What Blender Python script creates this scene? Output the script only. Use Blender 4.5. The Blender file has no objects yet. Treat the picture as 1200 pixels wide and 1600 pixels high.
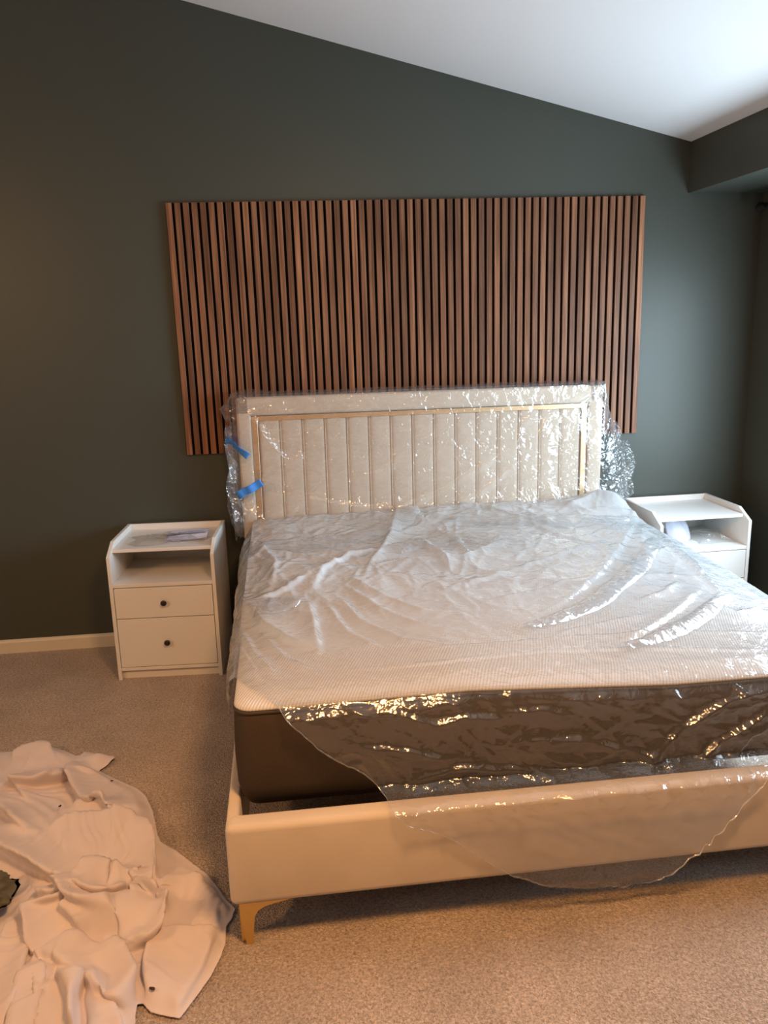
import bpy, bmesh, math
import numpy as np
from mathutils import Matrix, Vector, Euler

C = bpy.context.scene.collection
PI = math.pi

# ---------------------------------------------------------------- camera
cam_d = bpy.data.cameras.new('camera')
cam = bpy.data.objects.new('camera', cam_d)
C.objects.link(cam)
cam.matrix_world = Matrix([[0.992172, 0.053107, -0.113026, 0.515022], [-0.122134, 0.223864, -0.966938, -4.205958], [-0.026048, 0.973172, 0.228597, 1.646949], [0.0, 0.0, 0.0, 1.0]])
cam_d.sensor_fit = 'VERTICAL'
cam_d.sensor_height = 32.0
cam_d.lens = 32.0 * 1262.63 / 1600.0
cam_d.clip_start = 0.05
bpy.context.scene.camera = cam

# ---------------------------------------------------------------- world, lights, exposure
sc = bpy.context.scene
w = bpy.data.worlds.new('world'); sc.world = w
w.use_nodes = True
w.node_tree.nodes['Background'].inputs[0].default_value = (0.75, 0.87, 1.0, 1)
w.node_tree.nodes['Background'].inputs[1].default_value = 1.0
sc.view_settings.view_transform = 'Standard'
sc.view_settings.look = 'None'
sc.view_settings.gamma = 1.0
sc.view_settings.exposure = 0.24
sc.view_settings.use_curve_mapping = False
sc.cycles.max_bounces = 10
sc.cycles.diffuse_bounces = 4
sc.cycles.glossy_bounces = 4
sc.cycles.transparent_max_bounces = 24
sc.cycles.caustics_reflective = False
sc.cycles.caustics_refractive = False
sc.cycles.sample_clamp_indirect = 4.0

def area(name, loc, target, sx, sy, power, col, shape='RECTANGLE', spread=PI):
    d = bpy.data.lights.new(name, 'AREA'); d.shape = shape
    d.size = sx
    if shape == 'RECTANGLE': d.size_y = sy
    d.energy = power; d.color = col; d.spread = spread
    o = bpy.data.objects.new(name, d); C.objects.link(o)
    o.location = loc
    o.rotation_euler = (Vector(target) - Vector(loc)).to_track_quat('-Z', 'Y').to_euler()
    return o

# daylight through the window of the right wall
area('window_daylight', (3.02, -1.45, 1.27), (0.0, -1.45, 1.27), 1.6, 1.10, 66, (0.66, 0.85, 1.0))
# the bright sky outside that window
area('outside_sky', (4.6, -1.7, 2.2), (0.8, -1.0, 0.6), 3.0, 2.2, 150, (0.74, 0.89, 1.0))
# warm ceiling lamp above the foot of the bed
area('ceiling_lamp_light', (0.95, -3.20, 2.50), (0.95, -3.00, 0), 0.40, 0.40, 45, (1.0, 0.50, 0.19), 'DISK')
# added warm fill to brighten the left floor; no lamp known there
area('left_warm_fill', (-2.1, -3.3, 2.2), (-0.6, -1.2, 0), 0.30, 0.30, 24, (1.0, 0.50, 0.19), 'DISK')

# ---------------------------------------------------------------- materials
def new_mat(name):
    m = bpy.data.materials.new(name); m.use_nodes = True
    nt = m.node_tree
    for n in list(nt.nodes): nt.nodes.remove(n)
    out = nt.nodes.new('ShaderNodeOutputMaterial')
    return m, nt, out

def N(nt, typ, **kw):
    n = nt.nodes.new(typ)
    for k, v in kw.items():
        if k.startswith('i_'):
            key = k[2:].replace('_', ' ')
            n.inputs[key].default_value = v
        else:
            setattr(n, k, v)
    return n

def L(nt, a, b): nt.links.new(a, b)

def pbr(name, col, rough=0.5, metal=0.0, noise=None, bump=None, sheen=0.0, spec=0.5, col2=None):
    """noise=(scale, detail) blends col->col2;  bump=(scale, strength, distance)"""
    m, nt, out = new_mat(name)
    b = N(nt, 'ShaderNodeBsdfPrincipled')
    b.inputs['Base Color'].default_value = (*col, 1)
    b.inputs['Roughness'].default_value = rough
    b.inputs['Metallic'].default_value = metal
    b.inputs['Specular IOR Level'].default_value = spec
    if sheen: b.inputs['Sheen Weight'].default_value = sheen
    tc = N(nt, 'ShaderNodeTexCoord')
    if noise:
        no = N(nt, 'ShaderNodeTexNoise'); no.inputs['Scale'].default_value = noise[0]; no.inputs['Detail'].default_value = noise[1]
        L(nt, tc.outputs['Object'], no.inputs['Vector'])
        mx = N(nt, 'ShaderNodeMix', data_type='RGBA')
        mx.inputs['A'].default_value = (*col, 1); mx.inputs['B'].default_value = (*col2, 1)
        mr = N(nt, 'ShaderNodeMapRange'); mr.inputs['From Min'].default_value = .35; mr.inputs['From Max'].default_value = .65
        L(nt, no.outputs['Fac'], mr.inputs['Value']); L(nt, mr.outputs['Result'], mx.inputs['Factor'])
        L(nt, mx.outputs['Result'], b.inputs['Base Color'])
    if bump:
        nb = N(nt, 'ShaderNodeTexNoise'); nb.inputs['Scale'].default_value = bump[0]; nb.inputs['Detail'].default_value = 3
        L(nt, tc.outputs['Object'], nb.inputs['Vector'])
        bp = N(nt, 'ShaderNodeBump'); bp.inputs['Strength'].default_value = bump[1]; bp.inputs['Distance'].default_value = bump[2]
        L(nt, nb.outputs['Fac'], bp.inputs['Height']); L(nt, bp.outputs['Normal'], b.inputs['Normal'])
    L(nt, b.outputs[0], out.inputs[0])
    return m

def wood_mat():
    m, nt, out = new_mat('walnut_slat')
    b = N(nt, 'ShaderNodeBsdfPrincipled'); b.inputs['Roughness'].default_value = .5; b.inputs['Specular IOR Level'].default_value = .35
    tc = N(nt, 'ShaderNodeTexCoord'); oi = N(nt, 'ShaderNodeObjectInfo')
    off = N(nt, 'ShaderNodeVectorMath', operation='MULTIPLY_ADD')
    cmb = N(nt, 'ShaderNodeCombineXYZ')
    for k in range(3): L(nt, oi.outputs['Random'], cmb.inputs[k])
    off.inputs[1].default_value = (13, 7, 31)
    L(nt, cmb.outputs[0], off.inputs[0]); L(nt, tc.outputs['Object'], off.inputs[2])
    mp = N(nt, 'ShaderNodeMapping'); mp.inputs['Scale'].default_value = (60, 60, 1.6)
    L(nt, off.outputs[0], mp.inputs['Vector'])
    n1 = N(nt, 'ShaderNodeTexNoise'); n1.inputs['Scale'].default_value = 1.5; n1.inputs['Detail'].default_value = 5; n1.inputs['Distortion'].default_value = .6
    L(nt, mp.outputs[0], n1.inputs['Vector'])
    cr = N(nt, 'ShaderNodeValToRGB')
    e = cr.color_ramp.elements
    e[0].position = .28; e[0].color = (.10, .040, .018, 1)
    e[1].position = .72; e[1].color = (.30, .145, .075, 1)
    x = e.new(.5); x.color = (.205, .088, .042, 1)
    L(nt, n1.outputs['Fac'], cr.inputs[0])
    # slow tone change along each slat, and one tone per slat
    mp2 = N(nt, 'ShaderNodeMapping'); mp2.inputs['Scale'].default_value = (3, 3, 1.2)
    L(nt, off.outputs[0], mp2.inputs['Vector'])
    n2 = N(nt, 'ShaderNodeTexNoise'); n2.inputs['Scale'].default_value = 1.3; L(nt, mp2.outputs[0], n2.inputs['Vector'])
    mr = N(nt, 'ShaderNodeMapRange'); mr.inputs['From Min'].default_value = .3; mr.inputs['From Max'].default_value = .7
    mr.inputs['To Min'].default_value = .62; mr.inputs['To Max'].default_value = 1.3
    L(nt, n2.outputs['Fac'], mr.inputs['Value'])
    mr3 = N(nt, 'ShaderNodeMapRange'); mr3.inputs['To Min'].default_value = .75; mr3.inputs['To Max'].default_value = 1.22
    L(nt, oi.outputs['Random'], mr3.inputs['Value'])
    mu = N(nt, 'ShaderNodeMath', operation='MULTIPLY'); L(nt, mr.outputs[0], mu.inputs[0]); L(nt, mr3.outputs[0], mu.inputs[1])
    sc_ = N(nt, 'ShaderNodeVectorMath', operation='SCALE'); L(nt, cr.outputs[0], sc_.inputs[0]); L(nt, mu.outputs[0], sc_.inputs['Scale'])
    L(nt, sc_.outputs[0], b.inputs['Base Color'])
    bp = N(nt, 'ShaderNodeBump'); bp.inputs['Strength'].default_value = .25; bp.inputs['Distance'].default_value = .001
    L(nt, n1.outputs['Fac'], bp.inputs['Height']); L(nt, bp.outputs[0], b.inputs['Normal'])
    L(nt, b.outputs[0], out.inputs[0])
    return m

def carpet_mat():
    m, nt, out = new_mat('beige_carpet')
    b = N(nt, 'ShaderNodeBsdfPrincipled'); b.inputs['Roughness'].default_value = .95; b.inputs['Specular IOR Level'].default_value = .1
    b.inputs['Sheen Weight'].default_value = .15
    tc = N(nt, 'ShaderNodeTexCoord')
    def noise(s, d, dist=0):
        n = N(nt, 'ShaderNodeTexNoise'); n.inputs['Scale'].default_value = s; n.inputs['Detail'].default_value = d
        n.inputs['Distortion'].default_value = dist
        L(nt, tc.outputs['Object'], n.inputs['Vector']); return n
    a = noise(130, 2, .8); c = noise(4, 3); v = N(nt, 'ShaderNodeTexVoronoi'); v.inputs['Scale'].default_value = 210
    L(nt, tc.outputs['Object'], v.inputs['Vector'])
    cr = N(nt, 'ShaderNodeValToRGB'); e = cr.color_ramp.elements
    e[0].position = .3; e[0].color = (.33, .26, .205, 1); e[1].position = .68; e[1].color = (.68, .55, .45, 1)
    L(nt, a.outputs['Fac'], cr.inputs[0])
    mr = N(nt, 'ShaderNodeMapRange'); mr.inputs['From Min'].default_value = .3; mr.inputs['From Max'].default_value = .7
    mr.inputs['To Min'].default_value = .86; mr.inputs['To Max'].default_value = 1.08
    L(nt, c.outputs['Fac'], mr.inputs['Value'])
    s = N(nt, 'ShaderNodeVectorMath', operation='SCALE'); L(nt, cr.outputs[0], s.inputs[0]); L(nt, mr.outputs[0], s.inputs['Scale'])
    L(nt, s.outputs[0], b.inputs['Base Color'])
    ad = N(nt, 'ShaderNodeMath', operation='SUBTRACT'); L(nt, a.outputs['Fac'], ad.inputs[0]); L(nt, v.outputs['Distance'], ad.inputs[1])
    bp = N(nt, 'ShaderNodeBump'); bp.inputs['Strength'].default_value = .9; bp.inputs['Distance'].default_value = .006
    L(nt, ad.outputs[0], bp.inputs['Height']); L(nt, bp.outputs[0], b.inputs['Normal'])
    L(nt, b.outputs[0], out.inputs[0])
    return m

def knit_mat():
    """ribbed white knit of the mattress top: ribs about 1 cm apart running aslant, slightly wavy"""
    m, nt, out = new_mat('ribbed_white_knit')
    b = N(nt, 'ShaderNodeBsdfPrincipled'); b.inputs['Roughness'].default_value = .85; b.inputs['Specular IOR Level'].default_value = .2
    tc = N(nt, 'ShaderNodeTexCoord')
    mp = N(nt, 'ShaderNodeMapping'); mp.inputs['Rotation'].default_value = (0, 0, math.atan(.36)); 
    L(nt, tc.outputs['Object'], mp.inputs['Vector'])
    n0 = N(nt, 'ShaderNodeTexNoise'); n0.inputs['Scale'].default_value = 2.2
    L(nt, tc.outputs['Object'], n0.inputs['Vector'])
    wv = N(nt, 'ShaderNodeTexWave', wave_type='BANDS', bands_direction='X', wave_profile='SIN')
    wv.inputs['Scale'].default_value = 2 * PI / 20 / .0088 ; wv.inputs['Distortion'].default_value = 0
    ad = N(nt, 'ShaderNodeVectorMath', operation='MULTIPLY_ADD'); ad.inputs[1].default_value = (.05, .0, 0)
    L(nt, n0.outputs['Color'], ad.inputs[0]); L(nt, mp.outputs[0], ad.inputs[2]); L(nt, ad.outputs[0], wv.inputs['Vector'])
    mx = N(nt, 'ShaderNodeMix', data_type='RGBA')
    mx.inputs['A'].default_value = (.55, .53, .505, 1); mx.inputs['B'].default_value = (.69, .68, .66, 1)
    L(nt, wv.outputs['Fac'], mx.inputs['Factor']); L(nt, mx.outputs['Result'], b.inputs['Base Color'])
    bp = N(nt, 'ShaderNodeBump'); bp.inputs['Strength'].default_value = .5; bp.inputs['Distance'].default_value = .0016
    L(nt, wv.outputs['Fac'], bp.inputs['Height']); L(nt, bp.outputs[0], b.inputs['Normal'])
    L(nt, b.outputs[0], out.inputs[0])
    return m

def film_mat(name, haze, edge, tint=(.86, .90, .94), bscale=55, bstr=.22, gloss=.6, rough=.10):
    """thin polythene film: see-through, a little milky, more so where seen edge-on, glossy and crinkled"""
    m, nt, out = new_mat(name)
    tc = N(nt, 'ShaderNodeTexCoord')
    n1 = N(nt, 'ShaderNodeTexNoise'); n1.inputs['Scale'].default_value = bscale; n1.inputs['Detail'].default_value = 2; n1.inputs['Distortion'].default_value = 1.2
    v1 = N(nt, 'ShaderNodeTexVoronoi', feature='F1'); v1.inputs['Scale'].default_value = bscale * .5
    wr = N(nt, 'ShaderNodeVectorMath', operation='MULTIPLY_ADD'); wr.inputs[1].default_value = (.04, .04, .04)
    n0 = N(nt, 'ShaderNodeTexNoise'); n0.inputs['Scale'].default_value = bscale * .25
    L(nt, tc.outputs['Object'], n0.inputs['Vector']); L(nt, n0.outputs['Color'], wr.inputs[0]); L(nt, tc.outputs['Object'], wr.inputs[2])
    L(nt, wr.outputs[0], v1.inputs['Vector']); L(nt, wr.outputs[0], n1.inputs['Vector'])
    ad = N(nt, 'ShaderNodeMath', operation='ADD'); L(nt, n1.outputs['Fac'], ad.inputs[0]); L(nt, v1.outputs['Distance'], ad.inputs[1])
    bp = N(nt, 'ShaderNodeBump'); bp.inputs['Strength'].default_value = bstr; bp.inputs['Distance'].default_value = .006
    L(nt, ad.outputs[0], bp.inputs['Height'])
    lw = N(nt, 'ShaderNodeLayerWeight'); lw.inputs['Blend'].default_value = .5
    pw = N(nt, 'ShaderNodeMath', operation='POWER'); pw.inputs[1].default_value = 2.5; L(nt, lw.outputs['Facing'], pw.inputs[0])
    ma = N(nt, 'ShaderNodeMath', operation='MULTIPLY_ADD', use_clamp=True); ma.inputs[1].default_value = edge
    at = N(nt, 'ShaderNodeAttribute', attribute_name='plies'); hz = N(nt, 'ShaderNodeMath', operation='MULTIPLY_ADD'); hz.inputs[1].default_value = .60; hz.inputs[2].default_value = haze
    L(nt, at.outputs['Fac'], hz.inputs[0]); L(nt, hz.outputs[0], ma.inputs[2])
    L(nt, pw.outputs[0], ma.inputs[0])
    tr = N(nt, 'ShaderNodeBsdfTransparent'); tr.inputs[0].default_value = (.985, .985, .985, 1)
    df = N(nt, 'ShaderNodeBsdfDiffuse'); df.inputs[0].default_value = (*tint, 1)
    tl = N(nt, 'ShaderNodeBsdfTranslucent'); tl.inputs[0].default_value = (*tint, 1)
    m1 = N(nt, 'ShaderNodeMixShader'); m1.inputs[0].default_value = .4; L(nt, df.outputs[0], m1.inputs[1]); L(nt, tl.outputs[0], m1.inputs[2])
    m2 = N(nt, 'ShaderNodeMixShader'); L(nt, ma.outputs[0], m2.inputs[0]); L(nt, tr.outputs[0], m2.inputs[1]); L(nt, m1.outputs[0], m2.inputs[2])
    gl = N(nt, 'ShaderNodeBsdfGlossy'); gl.inputs['Roughness'].default_value = rough; L(nt, bp.outputs[0], gl.inputs['Normal'])
    lf = N(nt, 'ShaderNodeLayerWeight'); lf.inputs['Blend'].default_value = .5; L(nt, bp.outputs[0], lf.inputs['Normal'])
    p5 = N(nt, 'ShaderNodeMath', operation='POWER'); p5.inputs[1].default_value = 4.0; L(nt, lf.outputs['Facing'], p5.inputs[0])
    fr = N(nt, 'ShaderNodeMath', operation='MULTIPLY_ADD'); fr.inputs[1].default_value = .9; fr.inputs[2].default_value = .10; L(nt, p5.outputs[0], fr.inputs[0])
    fm = N(nt, 'ShaderNodeMath', operation='MULTIPLY', use_clamp=True); fm.inputs[1].default_value = gloss; L(nt, fr.outputs[0], fm.inputs[0])
    fmin = N(nt, 'ShaderNodeMath', operation='MINIMUM'); fmin.inputs[1].default_value = .75; L(nt, fm.outputs[0], fmin.inputs[0])
    m3 = N(nt, 'ShaderNodeMixShader'); L(nt, fmin.outputs[0], m3.inputs[0]); L(nt, m2.outputs[0], m3.inputs[1]); L(nt, gl.outputs[0], m3.inputs[2])
    L(nt, m3.outputs[0], out.inputs[0])
    return m

M = dict(
    wall=pbr('dark_green_wall_paint', (.066, .072, .058), .42, bump=(260, .12, .002), spec=.35),
    pale=pbr('pale_wall_paint', (.62, .60, .56), .8, spec=.2),
    ceil=pbr('white_ceiling_paint', (.88, .88, .88), .9, bump=(180, .15, .002), spec=.1),
    carpet=carpet_mat(),
    trim=pbr('cream_trim_paint', (.72, .66, .54), .4),
    wood=wood_mat(),
    felt=pbr('black_felt', (.008, .007, .007), .95, spec=.05),
    velvet=pbr('cream_velvet', (.66, .56, .45), .85, noise=(5, 4), col2=(.72, .62, .50), bump=(400, .15, .001), sheen=.3, spec=.15),
    gold=pbr('brushed_gold', (.88, .62, .24), .42, 1.0, bump=(30, .12, .004)),
    strip=pbr('champagne_metal_strip', (.90, .64, .38), .42, 1.0, bump=(15, .08, .004)),
    knit=knit_mat(),
    border=pbr('dark_grey_mattress_side', (.060, .045, .034), .9, noise=(700, 2), col2=(.085, .064, .049), bump=(900, .3, .001), spec=.1),
    piping=pbr('dark_piping', (.06, .045, .035), .8),
    white=pbr('white_laminate', (.80, .79, .76), .38),
    knob=pbr('dark_bronze_knob', (.02, .014, .012), .35),
    hole=pbr('hole_dark_disc', (.004, .004, .004), .9),
    sheet=pbr('pinkish_white_cotton', (.70, .62, .61), .9, noise=(3, 3), col2=(.75, .67, .655), bump=(500, .12, .001), sheen=.2, spec=.1),
    olive=pbr('olive_cloth', (.17, .16, .105), .9, noise=(20, 4), col2=(.11, .10, .07), bump=(300, .3, .001)),
    tape=pbr('blue_painters_tape', (.05, .25, .75), .6),
    paper=pbr('white_paper', (.66, .68, .82), .8),
    fold_dark=pbr('fold_shadow_dark', (.03, .025, .06), .7),
    card=pbr('brown_cardboard', (.40, .24, .13), .85),
    black=pbr('black_metal', (.01, .01, .01), .4),
    debris=pbr('dark_debris', (.05, .03, .02), .9),
    glass=film_mat('window_glass', .02, .1, bstr=0, gloss=1.0, rough=.01),
    film=film_mat('mattress_polythene', .14, .35, (.86, .90, .94), 42, .42, 1.15, .11),
    clear=film_mat('clear_polythene', .05, .40, (.95, .97, 1.0), 38, .75, 1.3, .06),
    baggie=film_mat('clear_small_bag', .04, .15, bscale=60, bstr=.5, gloss=.7),
)

# ---------------------------------------------------------------- helpers
def link(name, me, mat, parent=None, smooth=False):
    o = bpy.data.objects.new(name, me); C.objects.link(o)
    if mat and not me.materials: me.materials.append(mat)
    if parent: o.parent = parent
    if smooth:
        me.polygons.foreach_set('use_smooth', [True] * len(me.polygons))
    return o

def tag(o, label=None, cat=None, group=None, kind=None):
    if label: o['label'] = label
    if cat: o['category'] = cat
    if group: o['group'] = group
    if kind: o['kind'] = kind
    return o

def empty(name, loc, rz=0.0):
    o = bpy.data.objects.new(name, None); C.objects.link(o)
    o.location = loc; o.rotation_euler = (0, 0, rz); o.empty_display_size = .1
    return o

def bm_box(bm, x0, x1, y0, y1, z0, z1, bev=0.0, seg=2):
    r = bmesh.ops.create_cube(bm, size=1.0)
    vs = r['verts']
    for v in vs:
        v.co = Vector((x0 + (v.co.x + .5) * (x1 - x0), y0 + (v.co.y + .5) * (y1 - y0), z0 + (v.co.z + .5) * (z1 - z0)))
    if bev > 0:
        es = list({e for v in vs for e in v.link_edges})
        bmesh.ops.bevel(bm, geom=es, offset=bev, segments=seg, affect='EDGES', profile=.5)

def box(name, x0, x1, y0, y1, z0, z1, mat, parent=None, bev=0.0, seg=2, smooth=False):
    bm = bmesh.new(); bm_box(bm, x0, x1, y0, y1, z0, z1, bev, seg)
    return mesh(name, bm, mat, parent, smooth)

def mesh(name, bm, mat, parent=None, smooth=False):
    bmesh.ops.recalc_face_normals(bm, faces=bm.faces)
    me = bpy.data.meshes.new(name); bm.to_mesh(me); bm.free()
    return link(name, me, mat, parent, smooth)

def prism(bm, pts, axis, a, b):
    """extrude polygon pts (2-D) along axis from a to b; axis 'x': pts=(y,z); 'y': pts=(x,z)"""
    def P(p, t):
        return (t, p[0], p[1]) if axis == 'x' else (p[0], t, p[1])
    A = [bm.verts.new(P(p, a)) for p in pts]; B = [bm.verts.new(P(p, b)) for p in pts]
    bm.faces.new(A); bm.faces.new(list(reversed(B)))
    n = len(pts)
    for i in range(n): bm.faces.new((A[i], B[i], B[(i + 1) % n], A[(i + 1) % n]))

def grid_mesh(name, X, Y, Z, mat, parent=None, mask=None, solid=0.0):
    """mesh from 2-D arrays; mask (cells) optional"""
    n, m = X.shape
    co = np.stack([X, Y, Z], -1).reshape(-1, 3)
    idx = np.arange(n * m).reshape(n, m)
    q = np.stack([idx[:-1, :-1], idx[1:, :-1], idx[1:, 1:], idx[:-1, 1:]], -1)
    q = q[mask] if mask is not None else q.reshape(-1, 4)
    used = np.unique(q); re = np.full(n * m, -1); re[used] = np.arange(len(used))
    q = re[q]; co = co[used]
    me = bpy.data.meshes.new(name)
    me.vertices.add(len(co)); me.vertices.foreach_set('co', co.astype(np.float32).ravel())
    me.loops.add(q.size); me.loops.foreach_set('vertex_index', q.astype(np.int32).ravel())
    me.polygons.add(len(q)); me.polygons.foreach_set('loop_start', (np.arange(len(q)) * 4).astype(np.int32))
    me.update(calc_edges=True); me.validate()
    o = link(name, me, mat, parent, True)
    if solid:
        s = o.modifiers.new('thickness', 'SOLIDIFY'); s.thickness = solid; s.offset = 1.0
    return o

def merge_grids(name, grids, mat, parent=None):
    vs, qs, off = [], [], 0
    for X, Y, Z in grids:
        n, m = X.shape
        vs.append(np.stack([X, Y, Z], -1).reshape(-1, 3))
        idx = np.arange(n * m).reshape(n, m) + off
        qs.append(np.stack([idx[:-1, :-1], idx[1:, :-1], idx[1:, 1:], idx[:-1, 1:]], -1).reshape(-1, 4)); off += n * m
    co = np.concatenate(vs); q = np.concatenate(qs)
    me = bpy.data.meshes.new(name)
    me.vertices.add(len(co)); me.vertices.foreach_set('co', co.astype(np.float32).ravel())
    me.loops.add(q.size); me.loops.foreach_set('vertex_index', q.astype(np.int32).ravel())
    me.polygons.add(len(q)); me.polygons.foreach_set('loop_start', (np.arange(len(q)) * 4).astype(np.int32))
    me.update(calc_edges=True); me.validate()
    return link(name, me, mat, parent, True)

# noise in numpy
def _hash(i, j, seed, k):
    h = (i * 374761393 + j * 668265263 + seed * 982451653 + k * 1274126177) & 0xffffffff
    h = ((h ^ (h >> 13)) * 1274126177) & 0xffffffff
    h = h ^ (h >> 16)
    return (h & 0xffff) / 65535.0

def vnoise(x, y, seed=0):
    i = np.floor(x).astype(np.int64); j = np.floor(y).astype(np.int64)
    u = x - i; v = y - j; u = u * u * (3 - 2 * u); v = v * v * (3 - 2 * v)
    a = _hash(i, j, seed, 0); b = _hash(i + 1, j, seed, 0); c = _hash(i, j + 1, seed, 0); d = _hash(i + 1, j + 1, seed, 0)
    return (a * (1 - u) + b * u) * (1 - v) + (c * (1 - u) + d * u) * v

def fbm(x, y, seed=0, o=3):
    s = 0; a = .5
    for k in range(o): s = s + a * vnoise(x * 2 ** k, y * 2 ** k, seed + k); a *= .5
    return s

def worley(x, y, seed=0):
    i = np.floor(x).astype(np.int64); j = np.floor(y).astype(np.int64)
    f1 = np.full(x.shape, 9.0); f2 = np.full(x.shape, 9.0)
    for di in (-1, 0, 1):
        for dj in (-1, 0, 1):
            ci = i + di; cj = j + dj
            d = np.hypot(ci + _hash(ci, cj, seed, 1) - x, cj + _hash(ci, cj, seed, 2) - y)
            f2 = np.where(d < f1, f1, np.minimum(f2, d)); f1 = np.minimum(f1, d)
    return f1, f2

def crumple(x, y, size, seed=0, stretch=1.0, ang=0.0):
    """sharp-creased crumple field, about 0..1"""
    c, s = math.cos(ang), math.sin(ang)
    u = (c * x + s * y) / size; v = (-s * x + c * y) / size / stretch
    wu = vnoise(u * .7 + 5, v * .7, seed + 9) * 1.3; wv = vnoise(u * .7, v * .7 + 8, seed + 10) * 1.3
    f1, f2 = worley(u + wu, v + wv, seed)
    return np.clip(1 - (f2 - f1) * 1.6, 0, 1) ** 1.3 * .6 + (1 - f1) * .4

def ss(a, b, x):
    t = np.clip((x - a) / (b - a), 0, 1); return t * t * (3 - 2 * t)

POW = [1.15]
def ridge(x, y, pts, h, wl, wr, endfade=True):
    """crest along a polyline (plan coords); wl / wr = falloff on its left / right side"""
    best = np.full(x.shape, 1e9); side = np.zeros(x.shape); par = np.zeros(x.shape)
    nx = np.zeros(x.shape); ny = np.zeros(x.shape)
    P = np.array(pts); seg = np.hypot(*(P[1:] - P[:-1]).T); cum = np.concatenate([[0], np.cumsum(seg)]); tot = cum[-1]
    for k in range(len(P) - 1):
        d = P[k + 1] - P[k]; L2 = d @ d
        t = np.clip(((x - P[k][0]) * d[0] + (y - P[k][1]) * d[1]) / L2, 0, 1)
        ex = x - (P[k][0] + t * d[0]); ey = y - (P[k][1] + t * d[1]); dist = np.hypot(ex, ey)
        cr = d[0] * ey - d[1] * ex
        m = dist < best
        best = np.where(m, dist, best); side = np.where(m, cr, side); par = np.where(m, (cum[k] + t * seg[k]) / tot, par)
        nx = np.where(m, -d[1] / math.sqrt(L2), nx); ny = np.where(m, d[0] / math.sqrt(L2), ny)
    sg = np.tanh(side * 60 / max(.02, tot) * 4)
    wd = np.where(side > 0, wl, wr)
    f = np.exp(-(best / wd) ** np.where(wd > .025, POW[0], 1.7))
    if endfade: f = f * (.25 + .75 * ss(0, .22, par) * ss(0, .22, 1 - par))
    return h * f, nx, ny, best

def crumpled_ball(name, n, rx, ry, rz, amp, seed, mat, parent=None, zmin=0.0, tip=0.0):
    th = np.linspace(0, 2 * PI, n)[None, :] * np.ones((n // 2, 1)); ph = np.linspace(.02, PI - .02, n // 2)[:, None] * np.ones((1, n))
    px = np.cos(th) * np.sin(ph); py = np.sin(th) * np.sin(ph); pz = np.cos(ph)
    r = 1 + amp * (crumple(px * 1.0 + pz * .7, py + pz * .4, .7, seed) - .5) + amp * .5 * (crumple(px - pz, py + pz, .3, seed + 3) - .5)
    r = r * (1 + tip * np.clip(px, 0, 1) ** 6); r[:, -1] = r[:, 0]
    return grid_mesh(name, px * r * rx, py * r * ry, np.maximum(pz * r * rz, zmin), mat, parent)

# ---------------------------------------------------------------- the room
XR, XS, ZS, ZC, SL = 3.045, 2.63, 2.253, 2.500, .242
XL, YF = -2.6, -5.6
def zceil(x): return ZC + (XS - x) * SL
st = lambda o: tag(o, kind='structure')
bm = bmesh.new(); prism(bm, [(XL - .1, -.1), (XR + .1, -.1), (XR + .1, ZC + .1), (XS, ZC + .1), (XL - .1, zceil(XL) + .1)], 'y', 0.0, .1)
st(mesh('wall_back', bm, M['wall']))
bm = bmesh.new(); prism(bm, [(XL - .1, -.1), (XR + .1, -.1), (XR + .1, ZC + .1), (XS, ZC + .1), (XL - .1, zceil(XL) + .1)], 'y', YF - .1, YF)
st(mesh('wall_front', bm, M['wall']))
box('wall_left', XL - .1, XL, YF, 0, -.1, zceil(XL) + .1, M['pale']); st(bpy.data.objects['wall_left'])
# right wall with the window opening
WY0, WY1, WZ0, WZ1 = -2.30, -.60, .70, 1.86
bm = bmesh.new()
bm_box(bm, XR, XR + .1, YF, WY0, -.1, ZC + .1); bm_box(bm, XR, XR + .1, WY1, 0, -.1, ZC + .1)
bm_box(bm, XR, XR + .1, WY0, WY1, -.1, WZ0); bm_box(bm, XR, XR + .1, WY0, WY1, WZ1, ZC + .1)
st(mesh('wall_right', bm, M['wall']))
wn = st(empty('window_1', (XR + .05, (WY0 + WY1) / 2, WZ0)))
wy = (WY1 - WY0) / 2; wh = WZ1 - WZ0
bm = bmesh.new()
for a, b, c, d in ((-wy, wy, 0, .05), (-wy, wy, wh - .05, wh), (-wy, -wy + .05, .05, wh - .05), (wy - .05, wy, .05, wh - .05), (-.025, .025, .05, wh - .05)):
    bm_box(bm, -.03, .03, a, b, c, d)
mesh('window_frame', bm, M['white'], wn)
for k in (0, 1):
    a = -wy + .05 if k == 0 else .025
    box('pane', -.003, .003, a, a + wy - .075, .05, wh - .05, M['glass'], wn)
st(box('floor', XL - .1, XR + .1, YF - .1, .1, -.1, 0, M['carpet']))
bm = bmesh.new(); prism(bm, [(XS + .02, zceil(XS + .02)), (XL - .1, zceil(XL - .1)), (XL - .1, zceil(XL - .1) + .1), (XS + .02, zceil(XS + .02) + .1)], 'y', YF - .1, .1)
st(mesh('ceiling', bm, M['ceil']))
# dropped soffit over the window side
bm = bmesh.new(); prism(bm, [(XS, ZS), (XR + .05, ZS), (XR + .05, ZC + .2), (XS, ZC + .2)], 'y', YF, 0)
st(mesh('trim_1', bm, M['wall']))['label'] = 'dark green dropped soffit running along the top of the right wall'
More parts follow.
